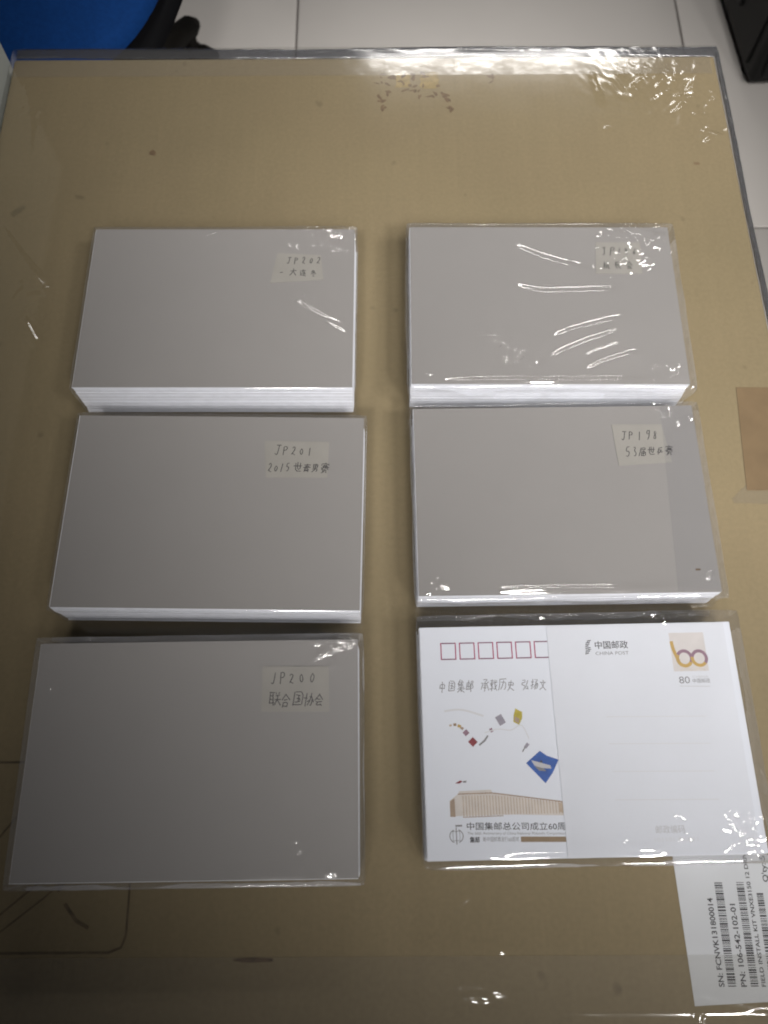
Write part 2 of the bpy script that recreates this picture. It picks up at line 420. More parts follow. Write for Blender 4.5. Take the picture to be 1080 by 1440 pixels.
def film_shell(name, m, parent, wd, dp, zt, zb, r, res, outs, ridges=(), crinkles=(), base=.06, side=.5, seed=0, cx=0, cy=0, down=7, edge=.3, bscale=18.):
    """a sheet of clear film drawn over a block: flat top with wrinkles, rounded edges and loose sides.
    all in mm; ridges: (points, height, half width); crinkles: (x, y, radius, height, grain)"""
    l, rt, bk, fr = outs
    x_0, x_1, y_0, y_1 = cx - wd / 2 - l, cx + wd / 2 + rt, cy - dp / 2 - fr, cy + dp / 2 + bk
    nx = int((x_1 - x_0) / res) + 1; ny = int((y_1 - y_0) / res) + 1
    xs = np.linspace(x_0, x_1, nx); ys = np.linspace(y_0, y_1, ny)
    X, Y = np.meshgrid(xs, ys, indexing='ij')
    s = seed * 13.7
    Z = base * (vnoise(X / bscale + s, Y / bscale * .8 + s) * 2 + .8 * vnoise(X / (bscale * .38) + s + 5, Y / (bscale * .45) + s + 9))
    for pts, h, hw in ridges:
        d, t = seg_dist(X, Y, catmull(pts))
        tp = np.clip(np.minimum(t / .30, (1 - t) / .25), 0, 1); tp = tp * tp * (3 - 2 * tp)
        wv = hw * (.75 + .5 * t)
        Z += h * (.75 + .5 * t) * tp * np.exp(-(d / wv) ** 2) * (d < wv * 4)
    for qx, qy, qr, h, gr in crinkles:
        g = np.exp(-(((X - qx) ** 2 + (Y - qy) ** 2) / qr ** 2))
        an = (qx * 1.7 + qy * 2.3 + seed) % 3.1; ca, sa = math.cos(an), math.sin(an)
        U = X * ca + Y * sa; V = -X * sa + Y * ca
        n1 = np.abs(vnoise(U / (gr * 2.2) + s, V / (gr * .62) + qx)) + .6 * np.abs(vnoise((U + .7 * V) / (gr * 1.9) + qy, (V - .7 * U) / (gr * .55) + s))
        Z += 1.6 * h * g * (.55 - n1) * 2
    # loose roll along the rim
    rim = np.minimum(np.minimum(X - x_0, x_1 - X), np.minimum(Y - y_0, y_1 - Y))
    Z += edge * np.exp(-(rim / 2.2) ** 2) * (vnoise((X + 2 * Y) / 24 + s, (X - Y) / 30) + .1)
    Z += zt
    verts = list(zip((X.ravel() * MM).tolist(), (Y.ravel() * MM).tolist(), (Z.ravel() * MM).tolist()))
    idx = np.arange(nx * ny).reshape(nx, ny)
    q = np.stack([idx[:-1, :-1], idx[1:, :-1], idx[1:, 1:], idx[:-1, 1:]], -1).reshape(-1, 4)
    faces = q.tolist()
    # boundary loop, counter-clockwise
    loop = list(idx[:, 0]) + list(idx[-1, 1:]) + list(idx[-2::-1, -1]) + list(idx[0, -2:0:-1])
    loop = np.array(loop); n = len(loop)
    bx = X.ravel()[loop]; by = Y.ravel()[loop]; bz = Z.ravel()[loop]
    cr = 3.5
    dx = np.sign(bx - cx) * np.maximum(0, np.abs(bx - (x_0 + x_1) / 2) - ((x_1 - x_0) / 2 - cr))
    dy = np.sign(by - cy) * np.maximum(0, np.abs(by - (y_0 + y_1) / 2) - ((y_1 - y_0) / 2 - cr))
    L = np.hypot(dx, dy); dx /= L; dy /= L
    per = np.cumsum(np.hypot(np.diff(bx, append=bx[0]), np.diff(by, append=by[0])))
    prof = [(r * math.sin(a), -r * (1 - math.cos(a)), .25) for a in np.radians([15, 30, 45, 60, 75, 90])]
    for k in range(1, down + 1):
        t = k / down; prof.append((r - .6 * math.sin(math.pi * t) * min(r, 2), -(r + (zt - zb - r) * t), math.sin(math.pi * min(1, t * .5 + .25))))
    prev = loop
    for o, dz, am in prof:
        off = o + am * side * (vnoise(per / 21 + s, np.full(n, dz / 12 + s)) * 2.2 + .45 * vnoise(per / 5 + s, np.full(n, dz / 14 + s)))
        zz = (bz - zt) * max(0, 1 + dz / 4) + zt + dz
        st = len(verts)
        verts += list(zip(((bx + dx * off) * MM).tolist(), ((by + dy * off) * MM).tolist(), (zz * MM).tolist()))
        cur = np.arange(st, st + n)
        pn = np.roll(prev, -1); cn = np.roll(cur, -1)
        faces += np.stack([prev, cur, cn, pn], -1).tolist()
        prev = cur
    return add_obj(name, verts, faces, m, parent, True)

# ------------------------------------------------------------------ floor
FZ = -0.52
fl = add_obj('floor', *box_geo(-4, 4, -4, 4, -.05, -.002), M['grout'], None, loc=(0, 0, FZ)); tag(fl, kind='structure')
tm = None
for i in range(-4, 5):
    for j in range(-3, 4):
        cxx, cyy = .167 + .598 * i, .475 + .6 * j
        if tm is None:
            o = rbox('tile', -.2977, .2977, -.2987, .2987, -.008, 0, .0015, M['tile'], fl, 2); tm = o.data
        else:
            o = link('tile', tm, fl)
        o.location = (cxx, cyy, random.uniform(-.0002, .0002)); o.rotation_euler = (random.uniform(-.0004, .0004), random.uniform(-.0004, .0004), 0)

# ------------------------------------------------------------------ carton
BX0, BX1, BY0, BY1 = -249.5, 226.0, -84.0, 486.8
carton = empty('cardboard_carton', (0, 0, 0))
tag(carton, 'large brown cardboard carton wrapped in clear film with six card bundles on top', 'carton')
rbox('body', BX0 * MM, BX1 * MM, BY0 * MM, BY1 * MM, FZ, 0, .0025, M['kraft'], carton, 3)

# printed handling mark, partly out of the frame
mk = MB()
zz = .00012
pts = [(-320, 28.7), (-128, 28.7), (-121, 26), (-118, 20), (-116.8, -46), (-118.5, -51), (-124, -53), (-320, -53)]
flat_line(mk, pts, 1.1, zz)
flat_line(mk, [(-200, -31), (-178, -2), (-160, 22)], .9, zz)
flat_line(mk, [(-185, -46), (-161, -26), (-140, -4)], 1.0, zz)
flat_line(mk, [(-178, -48), (-155, -30), (-132, -8)], .9, zz)
flat_line(mk, [(-146, -33), (-140, -40), (-134, -43)], 1.6, zz)
flat_line(mk, [(-150, -28), (-140, -14), (-128, -20)], 1.4, zz)
tag(mk.build('printed_mark', M['board_print'], carton), 'printed handling symbol in a rounded black outline')
# scuffs on the board
for k, (qx, qy, qr, asp) in enumerate([(-147.3, 404, 2.6, 1), (200.8, 393, 2.4, .6), (-58, -56.2, 10, .14), (160, 330, 1.4, .5), (-40, 200, 1.2, .8)]):
    sc = MB(); flat_poly(sc, [(qx + qr * math.cos(a) * random.uniform(.6, 1.1), qy + asp * qr * math.sin(a) * random.uniform(.6, 1.1)) for a in np.linspace(0, 6.0, 12)], .0001 + k * 2e-6)
    sc.build('scuff', M['residue_dark'] if k != 1 else M['brown_tape'], carton)

# torn tape residue along the far edge
def blob(x0_, y0_, x1_, y1_, n=14):
    cx_, cy_ = (x0_ + x1_) / 2, (y0_ + y1_) / 2
    return [(cx_ + (x1_ - x0_) / 2 * math.cos(a) * random.uniform(.65, 1.15), cy_ + (y1_ - y0_) / 2 * math.sin(a) * random.uniform(.65, 1.15)) for a in np.linspace(0, 2 * math.pi * (1 - 1 / n), n)]
res_list = [((-3, 462, 2.5, 471), 0), ((2, 452, 5, 463), 0), ((-3, 444, 1, 453), 0), ((-1, 438, 1.5, 444), 0), ((9, 459, 19, 471.5), 1), ((20.5, 459, 22, 471), 0),
            ((26, 458, 38, 472), 1), ((35, 452, 42, 456), 0), ((41, 447, 45, 451), 0), ((43.5, 437, 46.5, 442), 0), ((73, 457, 76, 469), 0), ((14, 455, 30, 456.2), 0), ((5, 467, 9, 470), 0), ((24, 450, 34, 451), 0)]
random.seed(12)
kk = 0
for (b, ty) in res_list:
    x_a, y_a, x_b, y_b = b
    if ty:                                     # a torn, roughly square bit of tape
        n_ = 5; P_ = []
        for (px0, py0), (px1, py1) in (((x_a, y_a), (x_b, y_a)), ((x_b, y_a), (x_b, y_b)), ((x_b, y_b), (x_a, y_b)), ((x_a, y_b), (x_a, y_a))):
            for q in range(n_): t_ = q / n_; P_.append((px0 + (px1 - px0) * t_ + random.uniform(-.9, .9), py0 + (py1 - py0) * t_ + random.uniform(-.9, .9)))
        mb = MB(); flat_poly(mb, P_, .00014 + kk * 2e-6); kk += 1
        mb.build('torn_tape', M['residue_tan'], carton)
        fl_n = 5
    else: fl_n = 4
    for q in range(fl_n):                      # flakes of torn paper
        cx_, cy_ = random.uniform(x_a, x_b), random.uniform(y_a, y_b); an = random.uniform(0, 3.1); L_ = random.uniform(1.2, 3.6); W_ = random.uniform(.5, 1.3)
        P_ = [(cx_ + L_ * math.cos(t) * random.uniform(.5, 1.2) * math.cos(an) - W_ * math.sin(t) * math.sin(an), cy_ + L_ * math.cos(t) * random.uniform(.5, 1.2) * math.sin(an) + W_ * math.sin(t) * math.cos(an)) for t in np.linspace(0, 5.6, 9)]
        mb = MB(); flat_poly(mb, P_, .00014 + kk * 2e-6); kk += 1
        mb.build('torn_flake', M['residue_dark'], carton)
# brown tape end by the right edge
mb = MB(); flat_poly(mb, [(200.3, 230.9), (225.5, 230.5), (225.5, 167.5), (196.2, 167.6), (198.6, 205)], .00030)
mb.build('brown_tape', M['brown_tape'], carton)
mb = MB(); flat_poly(mb, [(196.4, 171), (225.4, 170.5), (225.4, 159), (188, 160.5), (187.6, 163)], .00020)
mb.build('tape_end', M['clear_tape'], carton)
# shipping label
lab_mb = MB(); flat_poly(lab_mb, [(132.4, -14), (134.4, -74.9), (222, -71.0), (222, -14)], .00022)
lab = lab_mb.build('shipping_label', M['shipping'], carton)
zl = .00026
text_obj('serial_text', 'SN: FCNVK131800014', 3.4, M['black_print'], lab, 148.4, -67.6, zl, math.radians(90.4), 35.5, offset=.06)
text_obj('part_text', 'PN: 106-542-102-01', 3.4, M['black_print'], lab, 158.2, -67.6, zl, math.radians(90.2), 33.0, offset=.06)
text_obj('kit_text', 'FIELD INSTALL KIT VNXE3150 12 DRIVE', 2.5, M['black_print'], lab, 166.6, -67.6, zl, math.radians(90.2), 56, offset=.04)
text_obj('quantity_text', "Q'ty: 5", 3.4, M['black_print'], lab, 174.8, -25.6, zl, math.radians(90.2), 11, offset=.05)
def barcode(xa, xb, y0_, y1_):
    mb = MB(); y = y0_
    while y < y1_:
        t = random.choice([.28, .28, .42, .6, .75]); flat_rect(mb, xa, y, xb, min(y + t, y1_), zl); y += t + random.choice([.28, .3, .45, .6])
    return mb.build('barcode', M['black_print'], lab)
barcode(150.0, 153.6, -67.5, -25.5)
barcode(160.0, 163.4, -67.5, -25.5)
barcode(168.6, 171.6, -67.5, -30)
# clear tape along the near, far and right edges
for nm, (xa, xb, ya, yb) in (('edge_tape', (-240, 222, -82.5, -55)), ('edge_tape', (-247, 222, 469.5, 484.5))):
    n = 60; mb = MB()
    for i in range(n):
        a = xa + (xb - xa) * i / n; b = xa + (xb - xa) * (i + 1) / n
        f = lambda t: .00048 + .00006 * math.sin(t * .21) * math.sin(t * .077 + 1)
        mb.add([(a * MM, ya * MM, f(a)), (b * MM, ya * MM, f(b)), (b * MM, yb * MM, f(b + 9)), (a * MM, yb * MM, f(a + 9))], [(0, 1, 2, 3)])
    mb.build(nm, M['clear_tape'], carton, True)

box_ridges = [
    ([(-242, 356), (-218, 322), (-196, 292)], 1.5, 1.7), ([(-213, 282), (-206, 270), (-199, 259)], 1.1, 1.5),
    ([(216, 482), (208, 462), (203, 440)], .9, 2.2), ([(198, 446), (192.6, 416)], .7, 2.0),
    ([(128.6, -66.5), (142, -70.9), (167, -74.6), (210, -73)], 1.1, 1.7), ([(24, -67), (40, -66), (56, -70.5)], .6, 2.2), ([(30, -70), (48, -71)], .5, 1.8),
    ([(-238, 470), (-230, 430), (-226, 380)], .35, 3.0), ([(140, 470), (146, 440)], .5, 1.8), ([(166, 460), (172, 448)], .6, 1.6),
    ([(205, 420), (222, 412)], .8, 2.0),
]
box_cr = [(205, 450, 22, .45, 9), (175, 470, 24, .35, 8), (216, 415, 9, .6, 6), (-232, 455, 10, .4, 7), (40, -68, 26, .3, 9), (200, -72, 24, .5, 8)]
random.seed(5)
for (qx, qy, sp, nn) in ((205, 450, 17, 12), (165, 466, 24, 5), (216, 405, 8, 4), (60, -70, 50, 6), (-236, 440, 8, 4), (-215, 300, 14, 3), (217, 330, 5, 4), (215, 100, 6, 4)):
    for k in range(nn):
        ox, oy = qx + random.gauss(0, sp * .6), qy + random.gauss(0, sp * .6)
        an = random.uniform(-1.2, 1.2); ln = random.uniform(4, 14)
        bx_, by_ = ln * math.sin(an) * .8, ln * math.cos(an) * .5
        box_ridges.append(([(ox - bx_, oy - by_), (ox + random.gauss(0, 1), oy + random.gauss(0, 1)), (ox + bx_, oy + by_)], random.uniform(.3, .65), random.uniform(1.0, 1.5)))
box_ridges.append(([(60, -76.6), (130, -77), (180, -76), (222, -77)], .5, 1.3))
film_shell('plastic_wrap', M['film_box'], carton, BX1 - BX0, BY1 - BY0, .8, -505, 2.6, .95, (.2, .8, 7.0, .5), box_ridges, box_cr,
           base=.035, side=1.1, seed=3, cx=(BX0 + BX1) / 2, cy=(BY0 + BY1) / 2, down=26, edge=.5, bscale=42.)

# rolled film along the far and right edges, folded; grey tint paints in darkness behind
def film_roll(path, rad, m, seed, fl_, n=16):
    v = []; f = []
    k = len(path); s = seed * 7.3
    for i, (x, y, z) in enumerate(path):
        x2, y2, z2 = path[min(i + 1, k - 1)]; x1, y1, z1 = path[max(i - 1, 0)]
        d = Vector((x2 - x1, y2 - y1, z2 - z1)).normalized(); a = Vector((0, 0, 1)); b = d.cross(a).normalized()
        for j in range(n):
            t = 2 * math.pi * j / n
            r = rad * (1 + .35 * float(vnoise(np.array(i * .05 + s), np.array(3 * math.cos(t) + s))) + .16 * float(vnoise(np.array(i * .3 + s), np.array(2 * math.sin(t) + s))))
            p = Vector((x, y, z)) + (b * math.cos(t) + a * math.sin(t) * fl_) * r
            v.append((p.x * MM, p.y * MM, p.z * MM))
    for i in range(k - 1):
        for j in range(n):
            j2 = (j + 1) % n; f.append((i * n + j, (i + 1) * n + j, (i + 1) * n + j2, i * n + j2))
    return add_obj('film_roll', v, f, m, carton, True)
xs_r = np.linspace(BX0 + 1, BX1 + 3, 240)
film_roll([(x, BY1 + 5.0 + .5 * math.sin(x * .02) , -1.2 + .25 * math.sin(x * .05)) for x in xs_r], 4.2, M['film_roll'], 1, .28)
ys_r = np.linspace(BY1 + 4, BY0, 280)
film_roll([(BX1 + 2.6 + .5 * math.sin(y * .013) + .2 * math.sin(y * .06), y, -1.6 + .5 * math.sin(y * .05)) for y in ys_r], 1.7, M['film_roll'], 2, .8)

# ------------------------------------------------------------------ card bundles
CW, CD = 148.0, 102.4
B0 = 1.6     # bundle base above the board, mm (on the wrap)
def slivers(seed, *spots):
    """short sharp creases scattered round a few places: (x, y, spread, count, length)"""
    g = random.Random(seed); o = []
    for qx, qy, sp, nn, ll in spots:
        for k in range(nn):
            ox, oy = qx + g.gauss(0, sp * .6), qy + g.gauss(0, sp * .5)
            an = g.uniform(-1.0, 1.0); ln = ll * g.uniform(.4, 1.2)
            bx_, by_ = ln * math.cos(an), ln * math.sin(an) * .7
            o.append(([(ox - bx_, oy - by_), (ox + g.gauss(0, .5), oy + g.gauss(0, .5)), (ox + bx_, oy + by_)], g.uniform(.45, 1.0), g.uniform(.7, 1.2)))
    return o

def bundle(x, y, a, ztop, label, top_mat, r=1.4, outs=(.4, .4, .4, .4), film='film_tight', loose=.8, base=.06, ridges=(), crinkles=(), seed=0, edge=.3, spread=.35, grp='wrapped bundles of cards'):
    root = empty('card_bundle', (x, y, B0 * MM), a)
    tag(root, label, 'card bundle', grp)
    H = ztop * 1000 - B0
    n = int((H - .45) / .36)
    mb = MB(); t = (H - .42) / n
    drift = np.cumsum(rng.normal(0, .06, (n, 2)), axis=0); drift -= np.linspace(0, 1, n)[:, None] * drift[-1]; drift = np.clip(drift, -.3, .3)
    drift[:, 0] -= .35
    for k in range(n):
        jx, jy = drift[k] + rng.normal(0, .07 + .1 * spread, 2) * (1, 1.4)
        z_0 = k * t; z_1 = z_0 + t * (random.uniform(.80, .93) if random.random() > .12 else .5)
        mb.box((-CW / 2 + jx) * MM, (CW / 2 + jx) * MM, (-CD / 2 + jy) * MM, (CD / 2 + jy) * MM, z_0 * MM, z_1 * MM)
    tag(mb.build('cards', M['card_edges'], root), kind='stuff')
    top = add_obj('top_card', *box_geo(-CW / 2 * MM, CW / 2 * MM, -CD / 2 * MM, CD / 2 * MM, (H - .36) * MM, H * MM), top_mat, root)
    film_shell('film_wrap', M[film], root, CW, CD, H + .95, .15, r, .62, outs, ridges, crinkles, base, loose, seed, edge=edge)
    return root, top, H

def note(root, H, pts, lines, seed, wd=.42):
    random.seed(seed)
    mb = MB(); xs_ = [p[0] for p in pts]; ys_ = [p[1] for p in pts]
    # slightly curled slip with thickness
    n = 8; z0_ = H + .06
    tl, tr, br, bl = pts
    v = []; f = []
    for i in range(n + 1):
        for j in range(n + 1):
            s, t = i / n, j / n
            X_ = (bl[0] * (1 - s) + br[0] * s) * (1 - t) + (tl[0] * (1 - s) + tr[0] * s) * t
            Y_ = (bl[1] * (1 - s) + br[1] * s) * (1 - t) + (tl[1] * (1 - s) + tr[1] * s) * t
            v.append((X_ * MM, Y_ * MM, (z0_ + .24 + .12 * max(0, s + t - 1.5)) * MM))
    for i in range(n):
        for j in range(n):
            k = i * (n + 1) + j; f.append((k, k + n + 1, k + n + 2, k + 1))
    ring = [i * (n + 1) for i in range(n)] + [n * (n + 1) + j for j in range(n)] + [i * (n + 1) + n for i in range(n, 0, -1)] + [j for j in range(n, 0, -1)]
    st = len(v); v += [(v[q][0], v[q][1], z0_ * MM) for q in ring]
    for q in range(len(ring)):
        q2 = (q + 1) % len(ring); f.append((ring[q2], ring[q], st + q, st + q2))
    o = add_obj('paper_note', v, f, M['note'], root)
    hw = MB()
    for (s, x, y, size, adv, dr) in lines:
        handwrite(hw, s, x, y, size, adv, wd, (z0_ + .29) * MM, dr)
    hw.build('handwriting', M['ink'], o)
    return o

# far left
r1, t1, H1 = bundle(-.0901, .2675, -.0063, .0296, 'bundle of grey cards nearest the pale carton, far row, tall white card edges facing front', M['grey_card'],
    outs=(.3, .5, .4, .4), film='film_tight', loose=.5, base=.06, seed=1, spread=.5,
    ridges=[([(-11, 50.4), (-10.2, 45), (-9.4, 41.5)], .5, 1.3), ([(34, 8), (52, -7), (76, -25)], .8, 2.2), ([(44, 2), (56, -7), (74, -16)], .32, 1.3), ([(57, 33.8), (73, 33.6)], .4, .9), ([(30, 47), (48, 50)], .4, 1.2)] + [([(36, 47), (52, 45), (73, 48)], .8, 2.6)] + slivers(1, (52, 48, 16, 12, 4), (-10, 47, 6, 3, 3), (46, 0, 5, 4, 3)),
    crinkles=[(45, 48, 14, .8, 5), (63, 46, 10, .9, 5), (44, 1, 6, .5, 3.5)])
note(r1, H1, [(30.5, 34.6), (55, 33), (57, 16.5), (27.4, 14.4)], [('JP202', 35.5, 27, 5.4, 4.1, .05), ('-大连冬', 31.5, 18.6, 5.0, 6.0, .1)], 21)
# far right
r2, t2, H2 = bundle(.0895, .2695, -.0077, .0275, 'bundle of grey cards in loose film with many bright curved wrinkles on its top', M['grey_card'],
    outs=(.8, 2.0, 1.2, 1.4), film='film', loose=1.5, base=.05, seed=2, edge=.8, r=1.8,
    ridges=[([(-20, 42), (-6.3, 31.4), (11.3, 23.8), (42, 14)], 1.25, 3.0), ([(-24, 12), (-9.7, 7.6), (2, 5), (50, 6)], 1.2, 3.0),
            ([(-5, -27.5), (15.9, -18.8), (50, -10.5)], 1.15, 2.7), ([(-9, -44), (11, -31.4), (48, -17)], 1.25, 2.9), ([(15, -39), (24, -33), (44, -26)], .85, 1.9),
            ([(13, -47.5), (29.5, -39.2), (54, -31.5)], 1.05, 2.2), ([(40, -34), (48, -34.5), (56, -35.5)], .42, 1.6), ([(-70, -46), (-61, -48.2)], .4, 1.4), ([(-72, -50.5), (-20, -50), (30, -50.4), (73, -49.6)], 1.5, 1.9)] + [([(36, 46), (52, 38), (72, 34)], 1.8, 4.0), ([(48, 50), (60, 44), (74, 42)], 1.5, 3.2), ([(34, 22), (48, 24), (70, 30)], 1.2, 3.0)] + slivers(2, (58, 36, 12, 16, 5), (50, 47, 14, 8, 5), (45, 24, 8, 6, 3), (-21, -33, 7, 7, 2), (62, -46, 8, 5, 4)),
    crinkles=[(-25, -30.5, 4, .9, 4), (-16, -36, 5, .8, 3.6), (-31, -25, 2.5, .9, 3.6), (-8, -41, 4, .7, 3.4), (56, 36, 15, 1.1, 6), (48, 47, 12, .9, 4.5), (67, 38, 8, 1.3, 6), (45, 23, 9, .9, 4), (66, -46, 8, .6, 4)])
note(r2, H2, [(31.8, 40.5), (57, 40.5), (56, 19.1), (30.1, 19.0)], [('JP196', 34, 31.5, 5.6, 4.3, .1), ('抗长会', 34, 21.8, 6.0, 6.4, .2)], 22)
# middle left
r3, t3, H3 = bundle(-.0850, .1477, -.0169, .0293, 'bundle of grey cards with a note reading JP 201 in the middle row', M['grey_card'],
    outs=(.3, .3, .3, .3), film='film_tight', loose=.35, base=.05, seed=3, edge=.15, spread=.2,
    ridges=[([(-68, 25), (-61, 18.5), (-54.5, 12.6)], .4, 1.3)])
note(r3, H3, [(23.1, 37.5), (56.4, 37.1), (56.1, 17.2), (25.1, 16.9)], [('JP201', 28, 29.2, 5.6, 4.2, .05), ('2015', 24.8, 19.6, 5.2, 3.1, .2), ('世青男赛', 38.6, 20, 5.2, 4.5, 0)], 23)
# middle right
r4, t4, H4 = bundle(.0904, .1558, .0085, .0225, 'bundle of grey cards with a note reading JP 198, above the white postcards', M['grey_card'],
    outs=(.5, 2.0, .8, 1.6), film='film', loose=1.3, base=.05, seed=4, edge=.6, r=1.8,
    ridges=[([(-60, -49.5), (-20, -49), (40, -49.6), (72, -48)], 1.25, 1.9)] + slivers(4, (60, 47, 10, 6, 4), (-66, -48, 6, 4, 4), (66, -44, 8, 4, 4)), crinkles=[(58, 47, 7, .7, 4), (-68, -50, 6, .6, 4)])
note(r4, H4, [(30.2, 40.4), (56.5, 40.1), (59.1, 18.2), (31.3, 16.6)], [('JP198', 33.5, 31, 5.8, 4.2, .05), ('53', 34.5, 21.4, 5.6, 4.0, .2), ('届世乒赛', 42.2, 22, 5.0, 4.6, .15)], 24)
mb = MB(); mb.box(.0628, .0652, -.0402, -.0392, (H4 + .02) * MM, (H4 + .05) * MM); mb.build('speck', M['residue_dark'], t4)
# near left
r5, t5, H5 = bundle(-.0861, .0291, .0092, .0310, 'shaded bundle of grey cards with a note reading JP 200, nearest the printed carton mark', M['grey_card'],
    outs=(1.6, 1.7, 2.0, 2.0), film='film_hazy', loose=.7, base=.11, seed=5, edge=.4, r=1.0,
    ridges=[([(53.6, -39.6), (51, -44), (48, -48.8)], .5, 1.4), ([(-72, 46.5), (0, 47.3), (71, 48.0)], .28, 1.6), ([(8, -49.6), (75, -49)], .35, 1.6), ([(52, 50.5), (60, 47.5)], .5, 1.2), ([(60, 51), (72, 49.5)], .6, 1.2), ([(-56, 44), (-44, 33)], .25, 1.6)] + slivers(5, (62, 50, 10, 8, 4), (52, -44, 8, 4, 4), (-60, 46, 10, 5, 5)),
    crinkles=[(60, 48, 11, .8, 5), (56, -36, 14, .4, 8), (-66, 46, 10, .3, 5)])
note(r5, H5, [(29.9, 39.2), (60.5, 38.7), (60.9, 18.1), (30.0, 18.6)], [('jP200', 33, 30.6, 6.0, 4.4, .1), ('联合国协会', 33.2, 20.6, 6.2, 5.1, .05)], 25)

# near right: printed card on top
r6, t6, H6 = bundle(.0914, .0374, .0150, .0255, 'bundle of white printed postcards with red postcode boxes, overlapping the barcode label', M['white_card'],
    outs=(.3, 3.5, 4.2, 2.2), film='film', loose=1.0, base=.05, seed=6, edge=.6, r=1.7,
    ridges=[([(-64, -49), (-20, -48.4), (20, -48.2), (44, -48.6)], 1.3, 2.2), ([(53, -33), (58, -37.5), (66, -41), (76, -43)], .8, 2.0), ([(54, -46.5), (66, -45), (77, -48)], .8, 2.0), ([(-12.8, 50), (-12, 20), (-14, -50)], .10, 2.5)] + slivers(6, (64, -42, 9, 9, 6), (20, -49, 30, 6, 6), (-40, 53, 22, 8, 5), (30, 54, 20, 5, 5)),
    crinkles=[(66, -42, 11, 1.2, 8), (59, -36, 5, .9, 6), (-60, 52, 10, .9, 4.5), (-20, 53, 22, .5, 7), (30, 53, 20, .5, 8)])
zp = (H6 + .03) * MM
def prt(name, mtl, fn):
    mb = MB(); fn(mb); return mb.build(name, M[mtl], t6)
for k in range(6):
    xa = -64.5 + 8.86 * k
    def pbox(mb, xa=xa):
        ww, y_0, y_1, l = 7.4, 35.6, 43.7, .55
        flat_rect(mb, xa, y_0, xa + l, y_1, zp); flat_rect(mb, xa + ww - l, y_0, xa + ww, y_1, zp)
    def pbar(mb, xa=xa):
        ww, y_0, y_1, l = 7.4, 35.6, 43.7, .55
        flat_rect(mb, xa + l, y_0, xa + ww - l, y_0 + l, zp); flat_rect(mb, xa + l, y_1 - l, xa + ww - l, y_1, zp)
    prt('postcode_box', 'magenta_print', pbox); prt('postcode_box_bar', 'plum_print', pbar)
random.seed(31)
cal = MB()
handwrite(cal, '中国集邮', -66.2, 20.6, 5.6, 4.15, .34, zp, .05, .16, .66)
handwrite(cal, '承载历史', -47.0, 20.6, 5.6, 4.15, .34, zp, .05, .16, .70)
handwrite(cal, '弘扬文亻', -28.2, 20.6, 5.6, 4.25, .34, zp, .05, .16, .70)
cal.build('calligraphy_line', M['grey_print'], t6)
def rot_rect(mb, x, y, w_, h_, a, z=zp):
    c, s = math.cos(math.radians(a)), math.sin(math.radians(a))
    flat_poly(mb, [(x + (dx * c - dy * s), y + (dx * s + dy * c)) for dx, dy in ((-w_ / 2, -h_ / 2), (w_ / 2, -h_ / 2), (w_ / 2, h_ / 2), (-w_ / 2, h_ / 2))], z)
for (x, y, w_, h_, a, mt_) in [(-61.4, 5.6, 1.2, .9, 10, 'sand_print'), (-59.4, 5.9, 1.4, 1.2, 5, 'brown_print'), (-57.4, 5.2, 1.6, 1.3, -25, 'gold_print'), (-56.2, 4.2, 1.3, 1.2, -35, 'sand_dark'),
        (-54.5, 2.2, 2.3, 2.2, 40, 'mauve_print'), (-51.6, -1.9, 3.1, 3.1, 42, 'red_print'), (-42.9, 3.1, 1.4, 1.8, 28, 'mauve_print'), (-38.4, 7.6, 3.2, 4.4, 28, 'violet_print'),
        (-27.3, -4.0, 1.4, 2.4, -40, 'violet_print'), (-28.7, -5.6, .6, 2.6, -35, 'grey_print')]:
    prt('printed_stamp', mt_, lambda mb: rot_rect(mb, x, y, w_, h_, a))
prt('printed_stamp', 'yellow_print', lambda mb: flat_poly(mb, [(-32.6, 6.6), (-30.0, 5.2), (-28.4, 8.2), (-28.2, 11.0), (-31.2, 12.6), (-32.2, 9.6)], zp))
prt('printed_stamp', 'sand_dark', lambda mb: flat_poly(mb, [(-32.0, 6.9), (-30.1, 5.9), (-29.6, 8.0), (-31.8, 9.0)], zp + 6e-6))
prt('printed_stamp', 'grey_print', lambda mb: flat_line(mb, [(-48.8, -3.4), (-46.2, -1.4), (-44.6, .8)], .8, zp, True))
bs = prt('printed_stamp', 'blue_print', lambda mb: flat_poly(mb, [(-28.2, -11.6), (-21.6, -6.4), (-18.5, -8.6), (-13.4, -10.4), (-16.6, -16.0), (-20.2, -20.4), (-24.0, -16.2)], zp))
prt('plane_mark', 'pale_print', lambda mb: flat_poly(mb, [(-25.8, -10.4), (-22.8, -11.2), (-17.4, -12.8), (-17.0, -14.2), (-22.2, -13.8), (-24.6, -12.6)], zp + 8e-6))
prt('plane_mark', 'grey_print', lambda mb: flat_poly(mb, [(-24.6, -12.8), (-20.4, -14.0), (-19.4, -15.2), (-22.6, -15.0)], zp + 10e-6))
prt('plane_mark', 'black_print', lambda mb: flat_poly(mb, [(-22.2, -11.4), (-21.2, -10.4), (-20.6, -11.6)], zp + 12e-6))
prt('ribbon_line', 'faint_print', lambda mb: (flat_line(mb, catmull([(-64, 12), (-56, 12.5), (-46, 9.5)]), .9, zp), flat_line(mb, catmull([(-46, 2), (-40, 3.5), (-34, 3), (-29, 5), (-26, -1)]), .5, zp)))
